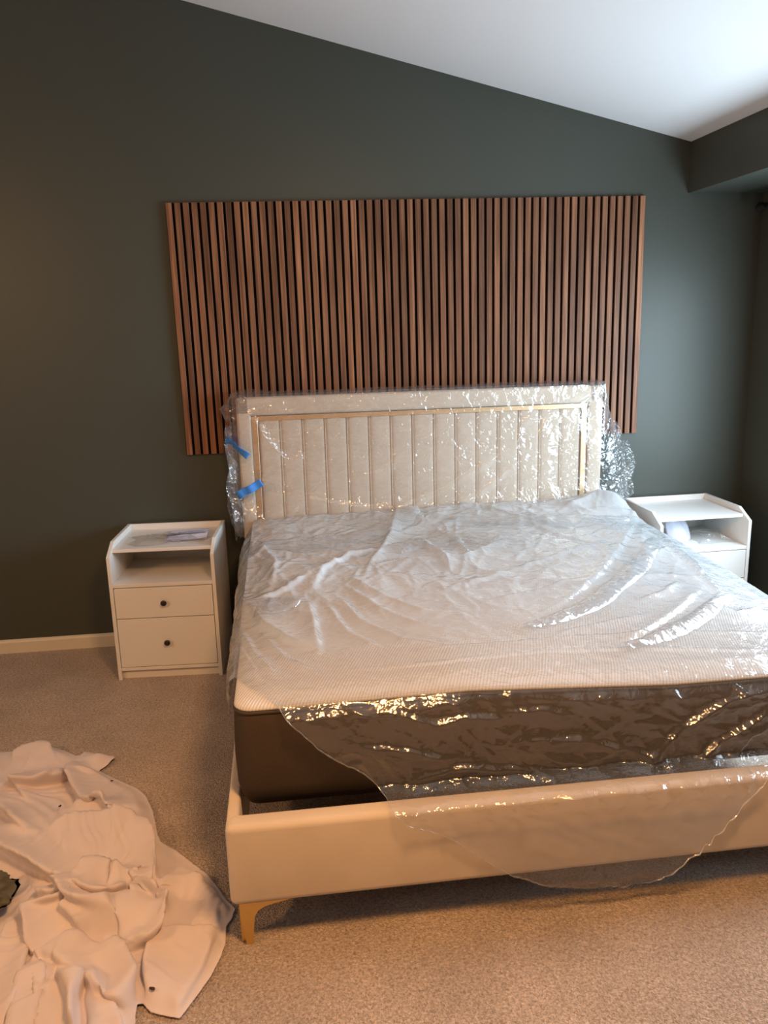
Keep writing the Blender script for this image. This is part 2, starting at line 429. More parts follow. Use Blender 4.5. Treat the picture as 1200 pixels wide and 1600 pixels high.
# baseboard on the back wall, with an eased top edge
def baseboard(name, pts, axis, a, b):
    bm = bmesh.new(); prism(bm, pts, axis, a, b); return st(mesh(name, bm, M['trim']))
baseboard('baseboard_back', [(0, 0), (-.015, 0), (-.015, .058), (-.012, .066), (-.006, .071), (0, .072)], 'x', XL, XR)
baseboard('baseboard_right', [(XR, 0), (XR - .015, 0), (XR - .015, .066), (XR, .072)], 'y', YF, -.015)
baseboard('baseboard_left', [(XL, 0), (XL + .015, 0), (XL + .015, .066), (XL, .072)], 'y', YF, -.015)

# curtain rod above the window: only its end shows
rod = empty('curtain_rod', (2.95, -1.75, 2.165)); tag(rod, 'black curtain rod end under the soffit beside the right wall', 'curtain rod')
bm = bmesh.new(); bmesh.ops.create_cone(bm, segments=20, radius1=.012, radius2=.012, depth=3.1, cap_ends=True, matrix=Matrix.Rotation(PI / 2, 4, 'X'))
mesh('pole', bm, M['black'], rod, True)
bm = bmesh.new()
for yy, r, d in ((1.57, .018, .03), (1.60, .024, .03), (1.625, .016, .02)):
    bmesh.ops.create_cone(bm, segments=20, radius1=r, radius2=r * .8, depth=d, cap_ends=True, matrix=Matrix.Translation((0, yy, 0)) @ Matrix.Rotation(PI / 2, 4, 'X'))
mesh('finial', bm, M['black'], rod)
for yy in (1.45, -1.45):
    bm = bmesh.new(); bm_box(bm, 0, .095, yy - .008, yy + .008, -.008, .008); bm_box(bm, .087, .095, yy - .015, yy + .015, -.04, .04)
    mesh('bracket', bm, M['black'], rod)

# ---------------------------------------------------------------- slatted wood panels
PZ0, PH, TILT = 1.0176, 1.2171, -.0052
PITCH, SW = .0402, .0272
bm = bmesh.new(); bm_box(bm, 0, SW, -.021, -.009, 0, PH, .0012, 1); slat0 = bpy.data.meshes.new('slat'); bm.to_mesh(slat0); bm.free(); slat0.materials.append(M['wood'])
bm = bmesh.new(); bm_box(bm, 0, PITCH * 15 - .0002, -.009, 0, 0, PH); felt0 = bpy.data.meshes.new('felt'); bm.to_mesh(felt0); bm.free(); felt0.materials.append(M['felt'])
bm = bmesh.new(); bm_box(bm, 0, PITCH * 14 + SW, -.009, 0, 0, PH); felt1 = bpy.data.meshes.new('felt'); bm.to_mesh(felt1); bm.free(); felt1.materials.append(M['felt'])
plab = ['leftmost walnut slat panel on black backing, its lower right corner behind the headboard film',
        'second walnut slat panel from the left, above the left part of the headboard',
        'third walnut slat panel from the left, above the right part of the headboard',
        'rightmost walnut slat panel, its lower end uncovered beside the headboard']
for k in range(4):
    x0 = k * PITCH * 15
    dx = x0 - 1.2
    p = empty('slat_panel', (1.2 + dx * math.cos(TILT), -.0015, PZ0 - dx * math.sin(TILT)))
    p.rotation_euler = (0, TILT, 0)
    tag(p, plab[k], 'wall panel', 'wooden slat panels on the wall above the bed')
    o = bpy.data.objects.new('felt_backing', felt1 if k == 3 else felt0); C.objects.link(o); o.parent = p
    for i in range(15):
        o = bpy.data.objects.new('slat', slat0); C.objects.link(o); o.parent = p; o.location = (i * PITCH, 0, 0)

# ---------------------------------------------------------------- nightstands
NW, ND, NH, NB, NC = .496, .446, .667, .101, .053
def nightstand(loc, rz, label):
    r = empty('nightstand', loc, rz); tag(r, label, 'nightstand', 'white two-drawer nightstands either side of the bed')
    T = .017
    side = [(0, 0), (-ND, 0), (-ND, NH - NC), (-ND + NB * .28, NH - NC * .42), (-ND + NB, NH), (0, NH)]
    side = [(0, 0), (-ND, 0), (-ND, NH - NC), (-ND + NB, NH), (0, NH)]
    for x in (0, NW - T):
        bm = bmesh.new(); prism(bm, side, 'x', x, x + T)
        bmesh.ops.bevel(bm, geom=list(bm.edges), offset=.0012, segments=1, affect='EDGES')
        mesh('side_panel', bm, M['white'], r)
    # back panel; a black disc stands in for the dark of its cable hole
    bp = box('back_panel', T, NW - T, -.014, -.002, .05, NH, M['white'], r)
    bm = bmesh.new(); bmesh.ops.create_cone(bm, segments=20, radius1=.012, radius2=.012, depth=.003, cap_ends=True, matrix=Matrix.Translation((NW * .5 + .005, -.0155, .592)) @ Matrix.Rotation(PI / 2, 4, 'X'))
    tag(mesh('cable_hole', bm, M['hole'], bp), 'small black cable hole')
    box('top_shelf', T, NW - T, -ND + .052, -.014, .622, .638, M['white'], r, .001, 1)
    box('middle_shelf', T, NW - T, -ND + .002, -.014, .464, .481, M['white'], r, .001, 1)
    box('bottom_panel', T, NW - T, -ND + .002, -.014, .046, .062, M['white'], r, .001, 1)
    box('plinth', T, NW - T, -ND + .022, -ND + .036, 0, .046, M['white'], r)
    for z0, z1 in ((.3115, .4600), (.0655, .3075)):
        d = box('drawer', T + .003, NW - T - .003, -ND + .001, -ND + .018, z0, z1, M['white'], r, .001, 1)
        bm = bmesh.new()
        prof = [(0, .006), (.006, .0065), (.010, .012), (.017, .0145), (.021, .013), (.023, .008), (.0235, 0)]
        rings = []
        for a, rad in prof:
            if rad == 0: rings.append([bm.verts.new((NW / 2, -ND + .001 - a, (z0 + z1) / 2))]); continue
            rings.append([bm.verts.new((NW / 2 + rad * math.cos(t * PI / 10), -ND + .001 - a, (z0 + z1) / 2 + rad * math.sin(t * PI / 10))) for t in range(20)])
        for a, b in zip(rings, rings[1:]):
            for i in range(20):
                if len(b) == 1: bm.faces.new((a[i], a[(i + 1) % 20], b[0]))
                else: bm.faces.new((a[i], a[(i + 1) % 20], b[(i + 1) % 20], b[i]))
        mesh('knob', bm, M['knob'], d, True)
        bx = bmesh.new(); bm_box(bx, T + .006, NW - T - .006, -ND + .018, -.03, z0 + .004, z1 - .02)
        mesh('drawer_box', bx, M['white'], d)
    return r
def ns_place(x0, yb, rz):   # solved corner: rotate about the middle of the back edge
    c = Vector((x0 + NW / 2, yb, 0)); v = Matrix.Rotation(rz, 3, 'Z') @ Vector((-NW / 2, 0, 0))
    return c + v
n1 = nightstand(ns_place(-.3297, -.035, -.0572), -.0572, 'white nightstand left of the bed with papers in a clear bag on top')
n2 = nightstand(ns_place(2.3326, -.022, .0269), .0269, 'white nightstand right of the bed with a curled paper on its open shelf')

# instruction papers and small bags
def local(parent, x, y, z=0): return parent.matrix_world @ Vector((x, y, z))
bpy.context.view_layer.update()
pw_, pl_ = .205, .20
pr = empty('folded_paper', local(n1, .238, -.300, .639), n1.rotation_euler.z + .10)
tag(pr, 'folded white instruction sheets with a painted dark fold shadow on the left nightstand', 'paper')
u, v = np.meshgrid(np.linspace(0, 1, 60), np.linspace(0, 1, 40), indexing='ij')
def sheetz(u, v, s): return .004 + .010 * np.exp(-((v - .35) / .16) ** 2) * (.4 + .6 * u) + .004 * fbm(u * 5 + s, v * 4, 3) + .003 * u * v
grid_mesh('sheet', u * pw_, v * pl_ , sheetz(u, v, 0) - .002, M['paper'], pr, solid=.0008)
grid_mesh('sheet', u * pw_ * .93 + .015 + v * .006, v * pl_ * .9 + .004 - u * .004, sheetz(u, v, 2) + .0035, M['paper'], pr, solid=.0008)
uu, vv = np.meshgrid(np.linspace(.05, .97, 40), np.linspace(0, 1, 3), indexing='ij')  # dark strip below paints the shadow of the paper's fold
tag(grid_mesh('fold_shadow_line', uu * pw_, (.30 + .012 * np.sin(uu * 5) + .05 * vv * (1.1 - uu * .5)) * pl_, sheetz(uu, .33 + 0 * vv, 2) + .0075, M['fold_dark'], pr), 'painted shadow along the fold')
def print_lines(k, y0, n, x0, x1):
    uu, vv = np.meshgrid(np.linspace(x0, x1, 12), np.linspace(0, 1, 2), indexing='ij')
    gs = [(uu * pw_, (y0 + q * .055 + vv * .018) * pl_, sheetz(uu, y0 + q * .055 + vv * .018, 2) + .0058) for q in range(n)]
    return merge_grids('printed_lines', gs, M['faint'], pr)
M['faint'] = pbr('grey_print', (.45, .45, .55), .8)
print_lines(0, .52, 3, .12, .45); print_lines(1, .50, 5, .52, .92); print_lines(2, .86, 1, .84, .97)

def small_bag(name, loc, rz, sx, sy, h, seed, label):
    n = 70
    u, v = np.meshgrid(np.linspace(0, 1, n), np.linspace(0, 1, n), indexing='ij')
    e = np.minimum(np.minimum(u, 1 - u), np.minimum(v, 1 - v))
    k = ss(0, .25, e)
    z = .001 + h * k * (.25 + .75 * crumple(u * sx, v * sy, .045, seed)) + .003 * k
    X = (u - .5) * sx * (1 + .10 * np.sin(v * 9 + seed)) ; Y = (v - .5) * sy * (1 + .08 * np.sin(u * 7))
    o = grid_mesh(name, X, Y, z, M['baggie']); o.location = loc; o.rotation_euler = (0, 0, rz)
    return tag(o, label, 'plastic bag')
small_bag('plastic_bag', local(n1, .255, -.235, .6395), .12, .36, .20, .016, 5, 'clear crinkled bag around the papers on the left nightstand')

# curled paper on the shelf of the right nightstand
cp = empty('curled_paper', local(n2, .205, -.27, .4815), .15); tag(cp, 'bluish white curled paper leaning inside the right nightstand shelf', 'paper')
u, v = np.meshgrid(np.linspace(-1, 1, 41), np.linspace(0, 1, 41), indexing='ij')
for k, (w2, h2, dx, dy, ln_) in enumerate(((.066, .132, .010, .016, -.020), (.056, .118, -.002, -.004, -.034))):
    shp = (1 - v ** 3.2 * .93) ** .5
    grid_mesh('sheet', dx + u * w2 * shp * (1 + .1 * v) + ln_ * v, dy - .034 * (1 - u * u) * shp + .030 * v + .003 * np.sin(u * 5 + k), .001 + v * h2 * (1 - .06 * u * u), M['paper'], cp, solid=.0006)
small_bag('plastic_bag', local(n2, .365, -.27, .4815), .05, .19, .19, .045, 8, 'clear crinkled bag lying beside the curled paper in the right nightstand')

# ---------------------------------------------------------------- the bed
PVX, PVY, BR = 1.2, -.12, .0045
bed = empty('bed', (PVX, PVY, 0), BR); tag(bed, 'cream velvet upholstered bed with channel headboard and gold legs', 'bed')
def BX(x): return x - PVX
def BY(y): return y - PVY
HX0, HX1, HZ, HY = .267, 2.160, 1.300, -.140
F0, F1, FY, FZ0, FZ1, FT, ST = .2856, 2.215, -2.297, .1306, .370, .069, .034
def bbox(name, x0, x1, y0, y1, z0, z1, mat, parent, bev, seg=3):
    bm = bmesh.new(); bm_box(bm, BX(x0), BX(x1), BY(y0), BY(y1), z0, z1, bev, seg); return mesh(name, bm, mat, parent, True)
# headboard: body, padded border ring
bm = bmesh.new()
bm_box(bm, BX(HX0 + .004), BX(HX1 - .004), BY(-.115), BY(-.028), .10, HZ - .004, .012, 3)
GX0, GX1, GZ = .338, 2.056, 1.2086
GX1 = HX1 - (GX0 - HX0) - .012
bm_box(bm, BX(HX0), BX(GX0 - .001), BY(HY), BY(-.085), .10, HZ, .014, 4)
bm_box(bm, BX(GX1 + .001), BX(HX1), BY(HY), BY(-.085), .10, HZ, .014, 4)
bm_box(bm, BX(HX0), BX(HX1), BY(HY), BY(-.085), GZ + .001, HZ, .014, 4)
head = mesh('headboard', bm, M['velvet'], bed, True)
# gold strip, mitred
bm = bmesh.new(); GS = .030
bm_box(bm, BX(GX0), BX(GX1), BY(-.131), BY(-.11), GZ - GS * .85, GZ, .002, 1)
bm_box(bm, BX(GX0), BX(GX0 + GS), BY(-.131), BY(-.11), .30, GZ - GS * .85, .002, 1)
bm_box(bm, BX(GX1 - GS), BX(GX1), BY(-.131), BY(-.11), .30, GZ - GS * .85, .002, 1)
tag(mesh('metal_strip', bm, M['strip'], head), 'thin champagne gold metal strip')
# vertical channels
nch = 15; cx0, cx1 = GX0 + GS, GX1 - GS; cw = (cx1 - cx0) / nch; czt = GZ - GS * .85
u, v = np.meshgrid(np.linspace(0, 1, 15), np.linspace(0, 1, 24), indexing='ij')
prof = (1 - np.abs(2 * u - 1) ** 3.2) ** .5
wob = .0016 * np.sin(v * 11 + u * 2)
Y = -.112 - .010 * prof - .004 - .0
ch0 = grid_mesh('channel', u * cw + wob * prof * 0, Y - PVY, .33 + v * (czt - .33), M['velvet'], head)
ch0.location = (BX(cx0), 0, 0)
for i in range(1, nch):
    c = ch0.copy(); C.objects.link(c); c.location = (BX(cx0 + i * cw), 0, 0)
# piping between the channels
bm = bmesh.new(); bmesh.ops.create_cone(bm, segments=8, radius1=.0030, radius2=.0030, depth=czt - .33, cap_ends=True, matrix=Matrix.Translation((0, BY(-.1225), (czt + .33) / 2)))
p0 = mesh('seam_piping', bm, M['velvet'], head, True); p0.location = (BX(cx0 + cw), 0, 0)
for i in range(2, nch):
    c = p0.copy(); C.objects.link(c); c.location = (BX(cx0 + i * cw), 0, 0)
# rails
fr_ = bbox('foot_rail', F0, F1, FY, FY + FT, FZ0, FZ1, M['velvet'], bed, .020, 5)
sb = bpy.data.objects
for x in (F0 + .002, F1 - ST - .002):
    bbox('side_rail', x, x + ST, FY + FT * .55, -.10, FZ0, FZ1 - .002, M['velvet'], bed, .010, 4)
# slatted deck under the mattress
for i in range(11):
    y = -2.05 + i * .175
    bbox('bed_slat', F0 + ST, F1 - ST, y, y + .08, .305, .325, M['card'], bed, .002, 1)
# legs: flat gold bracket legs with a flared flange
leg_pts = [(0, FZ0), (.004, .08), (.012, .004), (.014, 0), (.030, 0), (.0315, .004), (.036, .06), (.040, .088), (.050, .104), (.068, .115), (.095, .122), (.125, .1275), (.14, FZ0)]
def leg(cx, cy, sx, sy):
    bm = bmesh.new()
    prism(bm, [(BX(cx) + sx * a, b) for a, b in leg_pts], 'y', BY(cy), BY(cy) + sy * .012)
    prism(bm, [(BY(cy) + sy * a, b) for a, b in leg_pts], 'x', BX(cx), BX(cx) + sx * .012)
    bm_box(bm, *sorted((BX(cx) + sx * .012, BX(cx) + sx * .028)), *sorted((BY(cy) + sy * .012, BY(cy) + sy * .028)), 0, .02)
    o = mesh('leg', bm, M['gold'], bed); o['label'] = 'tapered gold metal leg'; return o
leg(F0 + .022, FY + .012, 1, 1); leg(F1 - .022, FY + .012, -1, 1); leg(F0 + .022, -.16, 1, -1); leg(F1 - .022, -.16, -1, -1)

# ---------------------------------------------------------------- mattress
MX0, MX1, MY0, MY1, MZ0, MZT = .318, 2.198, -2.183, -.142, .328, .640
def zoff(x, y):
    s = np.interp(x - MX0, [0, .15, .65, 1.25, 1.9], [0, 0, .007, -.026, -.028])
    return s * ss(-1.0, -2.1, y)
def rr_ring(inset, nseg=(90, 100), R=.055):
    x0, x1, y0, y1 = MX0 + inset, MX1 - inset, MY0 + inset, MY1 - inset
    r = max(.004, R - inset); pts = []
    def arc(cx, cy, a0): return [(cx + r * math.cos(a0 + t * PI / 2 / 8), cy + r * math.sin(a0 + t * PI / 2 / 8)) for t in range(9)]
    def ln(a, b, n): return [(a[0] + (b[0] - a[0]) * k / n, a[1] + (b[1] - a[1]) * k / n) for k in range(1, n)]
    A = arc(x1 - r, y0 + r, -PI / 2); B = arc(x1 - r, y1 - r, 0); Cc = arc(x0 + r, y1 - r, PI / 2); D = arc(x0 + r, y0 + r, PI)
    pts = A + ln(A[-1], B[0], nseg[1]) + B + ln(B[-1], Cc[0], nseg[0]) + Cc + ln(Cc[-1], D[0], nseg[1]) + D + ln(D[-1], A[0], nseg[0])
    return np.array(pts)
def loft(name, prof, mat, parent, close_top=False, close_bottom=False, amp=0.0):
    rings = []
    for ins, z in prof:
        p = rr_ring(ins); wgt = np.clip((z - .40) / .2, 0, 1)
        zz = z + zoff(p[:, 0], p[:, 1]) * wgt
        if amp:
            d = amp * (fbm(p[:, 0] * 4 + p[:, 1] * 3, np.full(len(p), z * 9), 4) - .45)
            cx, cy = (MX0 + MX1) / 2, (MY0 + MY1) / 2
            p = p + np.stack([np.sign(p[:, 0] - cx) * d * (abs(p[:, 0] - cx) > .9), np.sign(p[:, 1] - cy) * d * (abs(p[:, 1] - cy) > .98)], 1)
        rings.append(np.column_stack([p[:, 0] - PVX, p[:, 1] - PVY, zz]))
    bm = bmesh.new(); R = [[bm.verts.new(c) for c in r] for r in rings]; n = len(R[0])
    for a, b in zip(R, R[1:]):
        for i in range(n): bm.faces.new((a[i], a[(i + 1) % n], b[(i + 1) % n], b[i]))
    if close_top: bm.faces.new(R[-1])
    if close_bottom: bm.faces.new(list(reversed(R[0])))
    me = bpy.data.meshes.new(name); bm.to_mesh(me); bm.free()
    return link(name, me, mat, parent, True)
mat_root = empty('mattress', (PVX, PVY, 0), BR)
tag(mat_root, 'thick mattress with ribbed white top and dark grey sides lying in the bed frame', 'mattress')
loft('side_border', [(.30, MZ0), (.07, MZ0), (.045, MZ0 + .006), (.022, MZ0 + .022), (.008, MZ0 + .048), (.001, MZ0 + .085), (-.003, .50), (-.001, .58), (.003, .618), (.006, .627)], M['border'], mat_root, close_bottom=True, amp=.012)
loft('piping', [(.007, .625), (.0015, .628), (-.001, .632), (.0015, .636), (.007, .638)], M['piping'], mat_root)
loft('top_cover', [(.006, .636), (.002, .640), (.003, .644), (.010, .649), (.03, .652), (.12, .655), (.4, .657), (.8, .658)], M['knit'], mat_root, close_top=True)

# ---------------------------------------------------------------- polythene over the mattress
RT = [([(2.2434, -0.4247), (2.0392, -0.8036), (1.8203, -1.1436), (1.6485, -1.37), (1.444, -1.5895), (1.2269, -1.7578)], 0.015, 0.012, 0.05), ([(2.2136, -0.5564), (2.012, -0.9648), (1.92, -1.2393)], 0.02, 0.04, 0.03), ([(2.1928, -0.8036), (2.1097, -1.1494), (2.056, -1.4559), (2.0392, -1.5907), (1.9744, -1.6631), (1.8462, -1.7574)], 0.012, 0.03, 0.012), ([(2.0065, -1.5239), (1.7985, -1.7153), (1.598, -1.8777), (1.476, -1.9639)], 0.012, 0.012, 0.03), ([(2.0143, -1.6219), (1.8149, -1.7954), (1.6524, -1.8998), (1.5289, -1.9846)], 0.01, 0.03, 0.01), ([(1.937, -1.6966), (1.9806, -1.7844), (2.1122, -1.759)], 0.02, 0.012, 0.05), ([(1.915, -1.2382), (2.0854, -1.0848), (2.1207, -1.2091), (2.0407, -1.4365)], 0.015, 0.012, 0.03), ([(0.8383, -1.9389), (1.0818, -1.9193), (1.3853, -1.8756), (1.7072, -1.8762), (2.0056, -1.9292)], 0.007, 0.006, 0.03), ([(0.6726, -2.04), (0.9352, -2.0437), (1.2452, -1.9815), (1.5479, -1.9883), (1.9233, -2.0607)], 0.005, 0.02, 0.006), ([(0.5556, -1.1644), (0.4791, -1.3057), (0.3857, -1.3812), (0.3307, -1.3841)], 0.018, 0.012, 0.04), ([(0.551, -1.4288), (0.5598, -1.6561), (0.5634, -1.8914)], 0.022, 0.012, 0.05), ([(0.333, -1.3845), (0.3902, -1.6227), (0.4735, -1.7808), (0.5634, -1.8914)], 0.016, 0.05, 0.012), ([(0.5738, -1.3252), (0.623, -1.0767), (0.7408, -0.908), (0.9, -0.8429)], 0.02, 0.04, 0.01), ([(0.7162, -1.1982), (0.8226, -1.4489), (0.9358, -1.6068), (1.0581, -1.6631)], 0.014, 0.012, 0.03), ([(0.6855, -1.2719), (0.7863, -1.5574), (0.8943, -1.7219), (1.0264, -1.8055)], 0.014, 0.012, 0.03), ([(0.6467, -1.3771), (0.7191, -1.6695), (0.8321, -1.8501), (0.9594, -1.9267)], 0.014, 0.012, 0.03), ([(0.6128, -1.4757), (0.6682, -1.7638), (0.7632, -1.9145)], 0.012, 0.012, 0.03), ([(0.8669, -1.1024), (0.982, -1.0366), (1.2046, -1.0661), (1.3902, -0.8788), (1.4871, -0.792)], 0.018, 0.012, 0.04), ([(1.0787, -0.0375), (0.9727, -0.5592), (0.9, -0.8429), (0.7862, -1.1288)], 0.022, 0.03, 0.014), ([(1.1785, -0.5702), (1.2285, -0.767), (1.2423, -1.0556)], 0.016, 0.01, 0.03), ([(1.0285, -0.7441), (1.129, -0.9733), (1.1225, -1.2003)], 0.016, 0.03, 0.01), ([(0.3287, -1.6693), (0.3754, -1.8656), (0.4432, -2.0458)], 0.01, 0.01, 0.02), ([(0.3159, -1.7504), (0.3686, -1.9603), (0.3893, -2.0531)], 0.008, 0.01, 0.02), ([(0.3919, -1.71), (0.4717, -1.9327), (0.5618, -2.0416)], 0.008, 0.01, 0.02), ([(0.2965, -0.8884), (0.4014, -0.7118), (0.6312, -0.6549), (0.8247, -0.464)], 0.014, 0.03, 0.012), ([(0.342, -0.59), (0.4303, -0.9173), (0.4194, -1.2555)], 0.012, 0.012, 0.03), ([(1.1746, -1.5554), (1.3593, -1.487), (1.5694, -1.3775)], 0.01, 0.012, 0.03), ([(1.063, -1.426), (1.296, -1.2791), (1.5571, -1.1146), (1.8786, -0.9349)], 0.01, 0.03, 0.012), ([(1.8953, -0.3115), (2.0781, -0.2815), (2.2059, -0.3867)], 0.03, 0.04, 0.03), ([(1.3371, -0.1006), (1.5153, -0.2196), (1.6874, -0.5377), (1.822, -0.6942)], 0.018, 0.03, 0.03), ([(1.7249, -1.598), (1.8442, -1.5503), (1.9411, -1.4556)], 0.012, 0.01, 0.02), ([(1.3061, -1.8602), (1.5075, -1.7833), (1.6897, -1.7259)], 0.01, 0.01, 0.02)]
HEM = np.array([(0.436, 0.66), (0.445, 0.64), (0.553, 0.526), (0.685, 0.424), (0.762, 0.35), (0.871, 0.291), (1.051, 0.153), (1.16, 0.1), (1.254, 0.068), (1.475, 0.057), (1.52, 0.09), (1.579, 0.144), (1.668, 0.231), (1.782, 0.372), (1.9, 0.42), (2.21, 0.46)])
def top_h(x, y):
    h = .006 + .022 * crumple(x, y, .22, 11, 1.8, .5) + .010 * crumple(x, y, .09, 12, 1.6, -.3) + .0035 * crumple(x, y, .035, 13)
    # film lies flatter towards the foot, bunches towards the head
    k = .25 + .75 * ss(-1.9, -1.1, y)
    h = h * k
    lowr = 1 - .65 * ss(.16, .02, MX1 - x) * ss(-.45, -.65, y)
    for pts, hh, wl, wr in RT:
        h = h + ridge(x, y, pts, hh, wl, wr)[0]
    h = h * lowr
    # heap against the headboard on the right
    h = h + .055 * np.exp(-((x - 2.13) / .13) ** 2 - ((y + .28) / .16) ** 2) + .025 * ss(-.45, -.15, y) * (.3 + .7 * ss(.8, 1.3, x)) * (.6 + .5 * fbm(x * 7, y * 3, 5))
    return h
E_ = .012     # clearance
def mtop(x, y): return .657 - .012 * ss(.10, .0, np.minimum(x - MX0, y - MY0)) + zoff(x, y)
xs = np.linspace(MX0 - .002, MX1 + .004, 330)
ts = np.linspace(0, 1, 420)
# per column: top run from head to foot edge, then the drop to the hem
hemz = np.interp(xs, HEM[:, 0], HEM[:, 1])
yend = np.interp(xs, [MX0, .36, .436, .5], [-1.99, -2.08, MY0 - .004, MY0 - .004])
P_ = []
TOPN = 300
U, T = np.meshgrid(xs, np.linspace(0, 1, TOPN), indexing='ij')
ye = yend[:, None]
Yt = MY1 - .004 + (ye - (MY1 - .004)) * T
Xt = U.copy()
H = top_h(Xt, Yt)
nearedge = ss(-.0, .05, Yt - MY0)
Zt = mtop(Xt, Yt) + .004 + H * (.35 + .65 * nearedge)
lat = .012 * (fbm(Xt * 6, Yt * 6, 21) - .45)
gtop = (Xt + lat * ss(0, .1, Xt - MX0) * ss(0, .1, MX1 - Xt), Yt, Zt)
# front drop, parametrised by z from the top edge to the hem
FN = 190
sel = xs > .436
xf = xs[sel]; zt0 = Zt[sel, -1]
V, Xf = np.meshgrid(np.linspace(0, 1, FN), xf, indexing='xy')
V = V; zh = hemz[sel][:, None]
zh = zh + (.006 * (fbm(xf * 40, xf * 0, 31) - .45) + .022 * (vnoise(xf * 75, xf * 0, 32) - .5) * ss(1.45, 1.6, xf))[:, None] + .012 * (fbm(xf * 9, xf * 0, 33) - .45)[:, None]
Zf = zt0[:, None] + (zh - zt0[:, None]) * V
def frontY(z):
    return np.interp(z, [-.1, .0, .12, .34, .375, .386, .392, .41, .60, .635, .66], 
                     [FY - .012, FY - .012, FY - .012, FY - .010, FY - .003, FY + .018, FY + .060, MY0 - .020, MY0 - .014, MY0 - .012, MY0 - .004])
cr = .026 * crumple(Xf, Zf, .13, 41, 1.9, 1.25) + .012 * crumple(Xf, Zf, .06, 42, 1.5, .6) + .0022 * crumple(Xf, Zf, .028, 43)
k0 = ss(0, .035, zt0[:, None] - Zf)
rail = ss(.36, .30, Zf)
cr = cr * k0 * (1 - .6 * rail)
Yf = frontY(Zf) - cr
for pts, hh, wl, wr in [([(0.4981, 0.5821), (0.5804, 0.4783), (0.7191, 0.3758), (0.8807, 0.2056)], 0.01, 0.01, 0.02), ([(0.7606, 0.6155), (0.8665, 0.5773), (0.9384, 0.5902), (1.0836, 0.5676)], 0.012, 0.008, 0.02), ([(0.6525, 0.5295), (0.7939, 0.5065), (0.9014, 0.4668)], 0.012, 0.008, 0.02), ([(0.7922, 0.4181), (0.9377, 0.4435), (1.0852, 0.4191), (1.2356, 0.3942)], 0.016, 0.01, 0.02), ([(1.0469, 0.5902), (1.1752, 0.5887), (1.2686, 0.5609)], 0.012, 0.01, 0.02), ([(1.1215, 0.4854), (1.2706, 0.4914), (1.424, 0.4469)], 0.012, 0.01, 0.02), ([(1.4651, 0.392), (1.575, 0.5036), (1.7062, 0.5722), (1.8408, 0.6007)], 0.018, 0.012, 0.03), ([(1.5837, 0.3598), (1.6954, 0.452), (1.8462, 0.54)], 0.016, 0.01, 0.03), ([(1.3852, 0.4607), (1.5224, 0.407), (1.5837, 0.3598)], 0.012, 0.01, 0.02), ([(1.723, 0.3461), (1.7733, 0.4652), (1.8498, 0.4991)], 0.016, 0.03, 0.01), ([(1.2907, 0.1383), (1.3816, 0.0631), (1.5057, -0.0287)], 0.012, 0.01, 0.02)]:
    Yf = Yf - k0 * ridge(Xf, Zf, pts, hh, wl, wr)[0]
# below the frame the flap swings slightly inwards
Yf = Yf + .03 * ss(.12, .05, Zf)
gfront = (Xf, Yf, Zf)
# left skirt
yl = np.linspace(MY1 - .004, -1.99, 240)
SV, YL = np.meshgrid(np.linspace(0, 1, 60), yl, indexing='xy')
ztl = np.interp(YL, np.sort(Yt[0]), Zt[0][np.argsort(Yt[0])])
drop = np.interp(yl, [-2.0, -1.9, -1.5, -1.0, -.5, -.14], [.05, .16, .22, .26, .30, .36])[:, None] + .02 * (fbm(YL * 6, YL * 0, 51) - .45)
out = np.interp(yl, [-2.0, -1.8, -1.4, -.8, -.3, -.14], [.012, .030, .034, .045, .060, .045])[:, None]
ZL = ztl - drop * SV
XL_ = MX0 - .002 - out * np.sin(np.clip(SV * 1.6, 0, 1) * PI / 2) * (.75 + .5 * fbm(YL * 5, ZL * 4, 52)) - .016 * ss(0, .2, SV) * crumple(YL, ZL, .09, 53, 2.2, .1) - .006 * ss(0, .2, SV) * crumple(YL, ZL, .03, 54)
gleft = (XL_, YL, ZL)
# right skirt
yr = np.linspace(MY1 - .004, MY0 + .05, 200)
SV, YR = np.meshgrid(np.linspace(0, 1, 40), yr, indexing='xy')
o_ = np.argsort(Yt[-1]); ztr = np.interp(YR, Yt[-1][o_], Zt[-1][o_])
ZR = ztr - .34 * SV
XR_ = MX1 + .004 + .035 * np.sin(np.clip(SV * 2, 0, 1) * PI / 2) + .02 * ss(0, .2, SV) * crumple(YR, ZR, .1, 61)
XR_ = XR_ + .07 * np.exp(-((YR + .4) / .35) ** 2) * ss(0, .5, SV)
XR_ = np.minimum(XR_, 2.315)
gright = (XR_, YR, ZR)
def tolocal(g): return (g[0] - PVX, g[1] - PVY, g[2])
mc = merge_grids('mattress_bag', [tolocal(g) for g in (gtop, gfront, gleft, gright)], M['film'])
mc.location = (PVX, PVY, 0); mc.rotation_euler = (0, 0, BR)
def set_plies(me, vals):
    a = me.attributes.new('plies', 'FLOAT', 'POINT'); a.data.foreach_set('value', vals.astype(np.float32).ravel())
def ply(X, Y): return ss(-2.05, -1.45, Y) * np.clip(.35 + 1.2 * fbm(X * 3.5, Y * 3.5, 201), .2, 1.15) * (1 - .7 * ss(.9, 1.5, X) * ss(-.4, -.75, Y))
set_plies(mc.data, np.concatenate([ply(Xt, Yt).ravel(), (Zf * 0 - .09).ravel(), (.3 + ZL * 0).ravel(), (.5 + ZR * 0).ravel()]))
tag(mc, 'crumpled milky polythene bag spread over the mattress and hanging over the foot of the bed', 'plastic sheet')
hs = np.linspace(0, 1, 5)[None, :]
Xh = Xf[:, -1]
XH = Xh[:, None] + 0 * hs; ZH = Zf[:, -1][:, None] + .0055 * hs + .001 * np.sin(Xh * 230)[:, None]; YH = Yf[:, -1][:, None] - .0022 - .003 * np.sin(hs * PI) * (1 + .6 * np.sin(Xh * 190)[:, None])
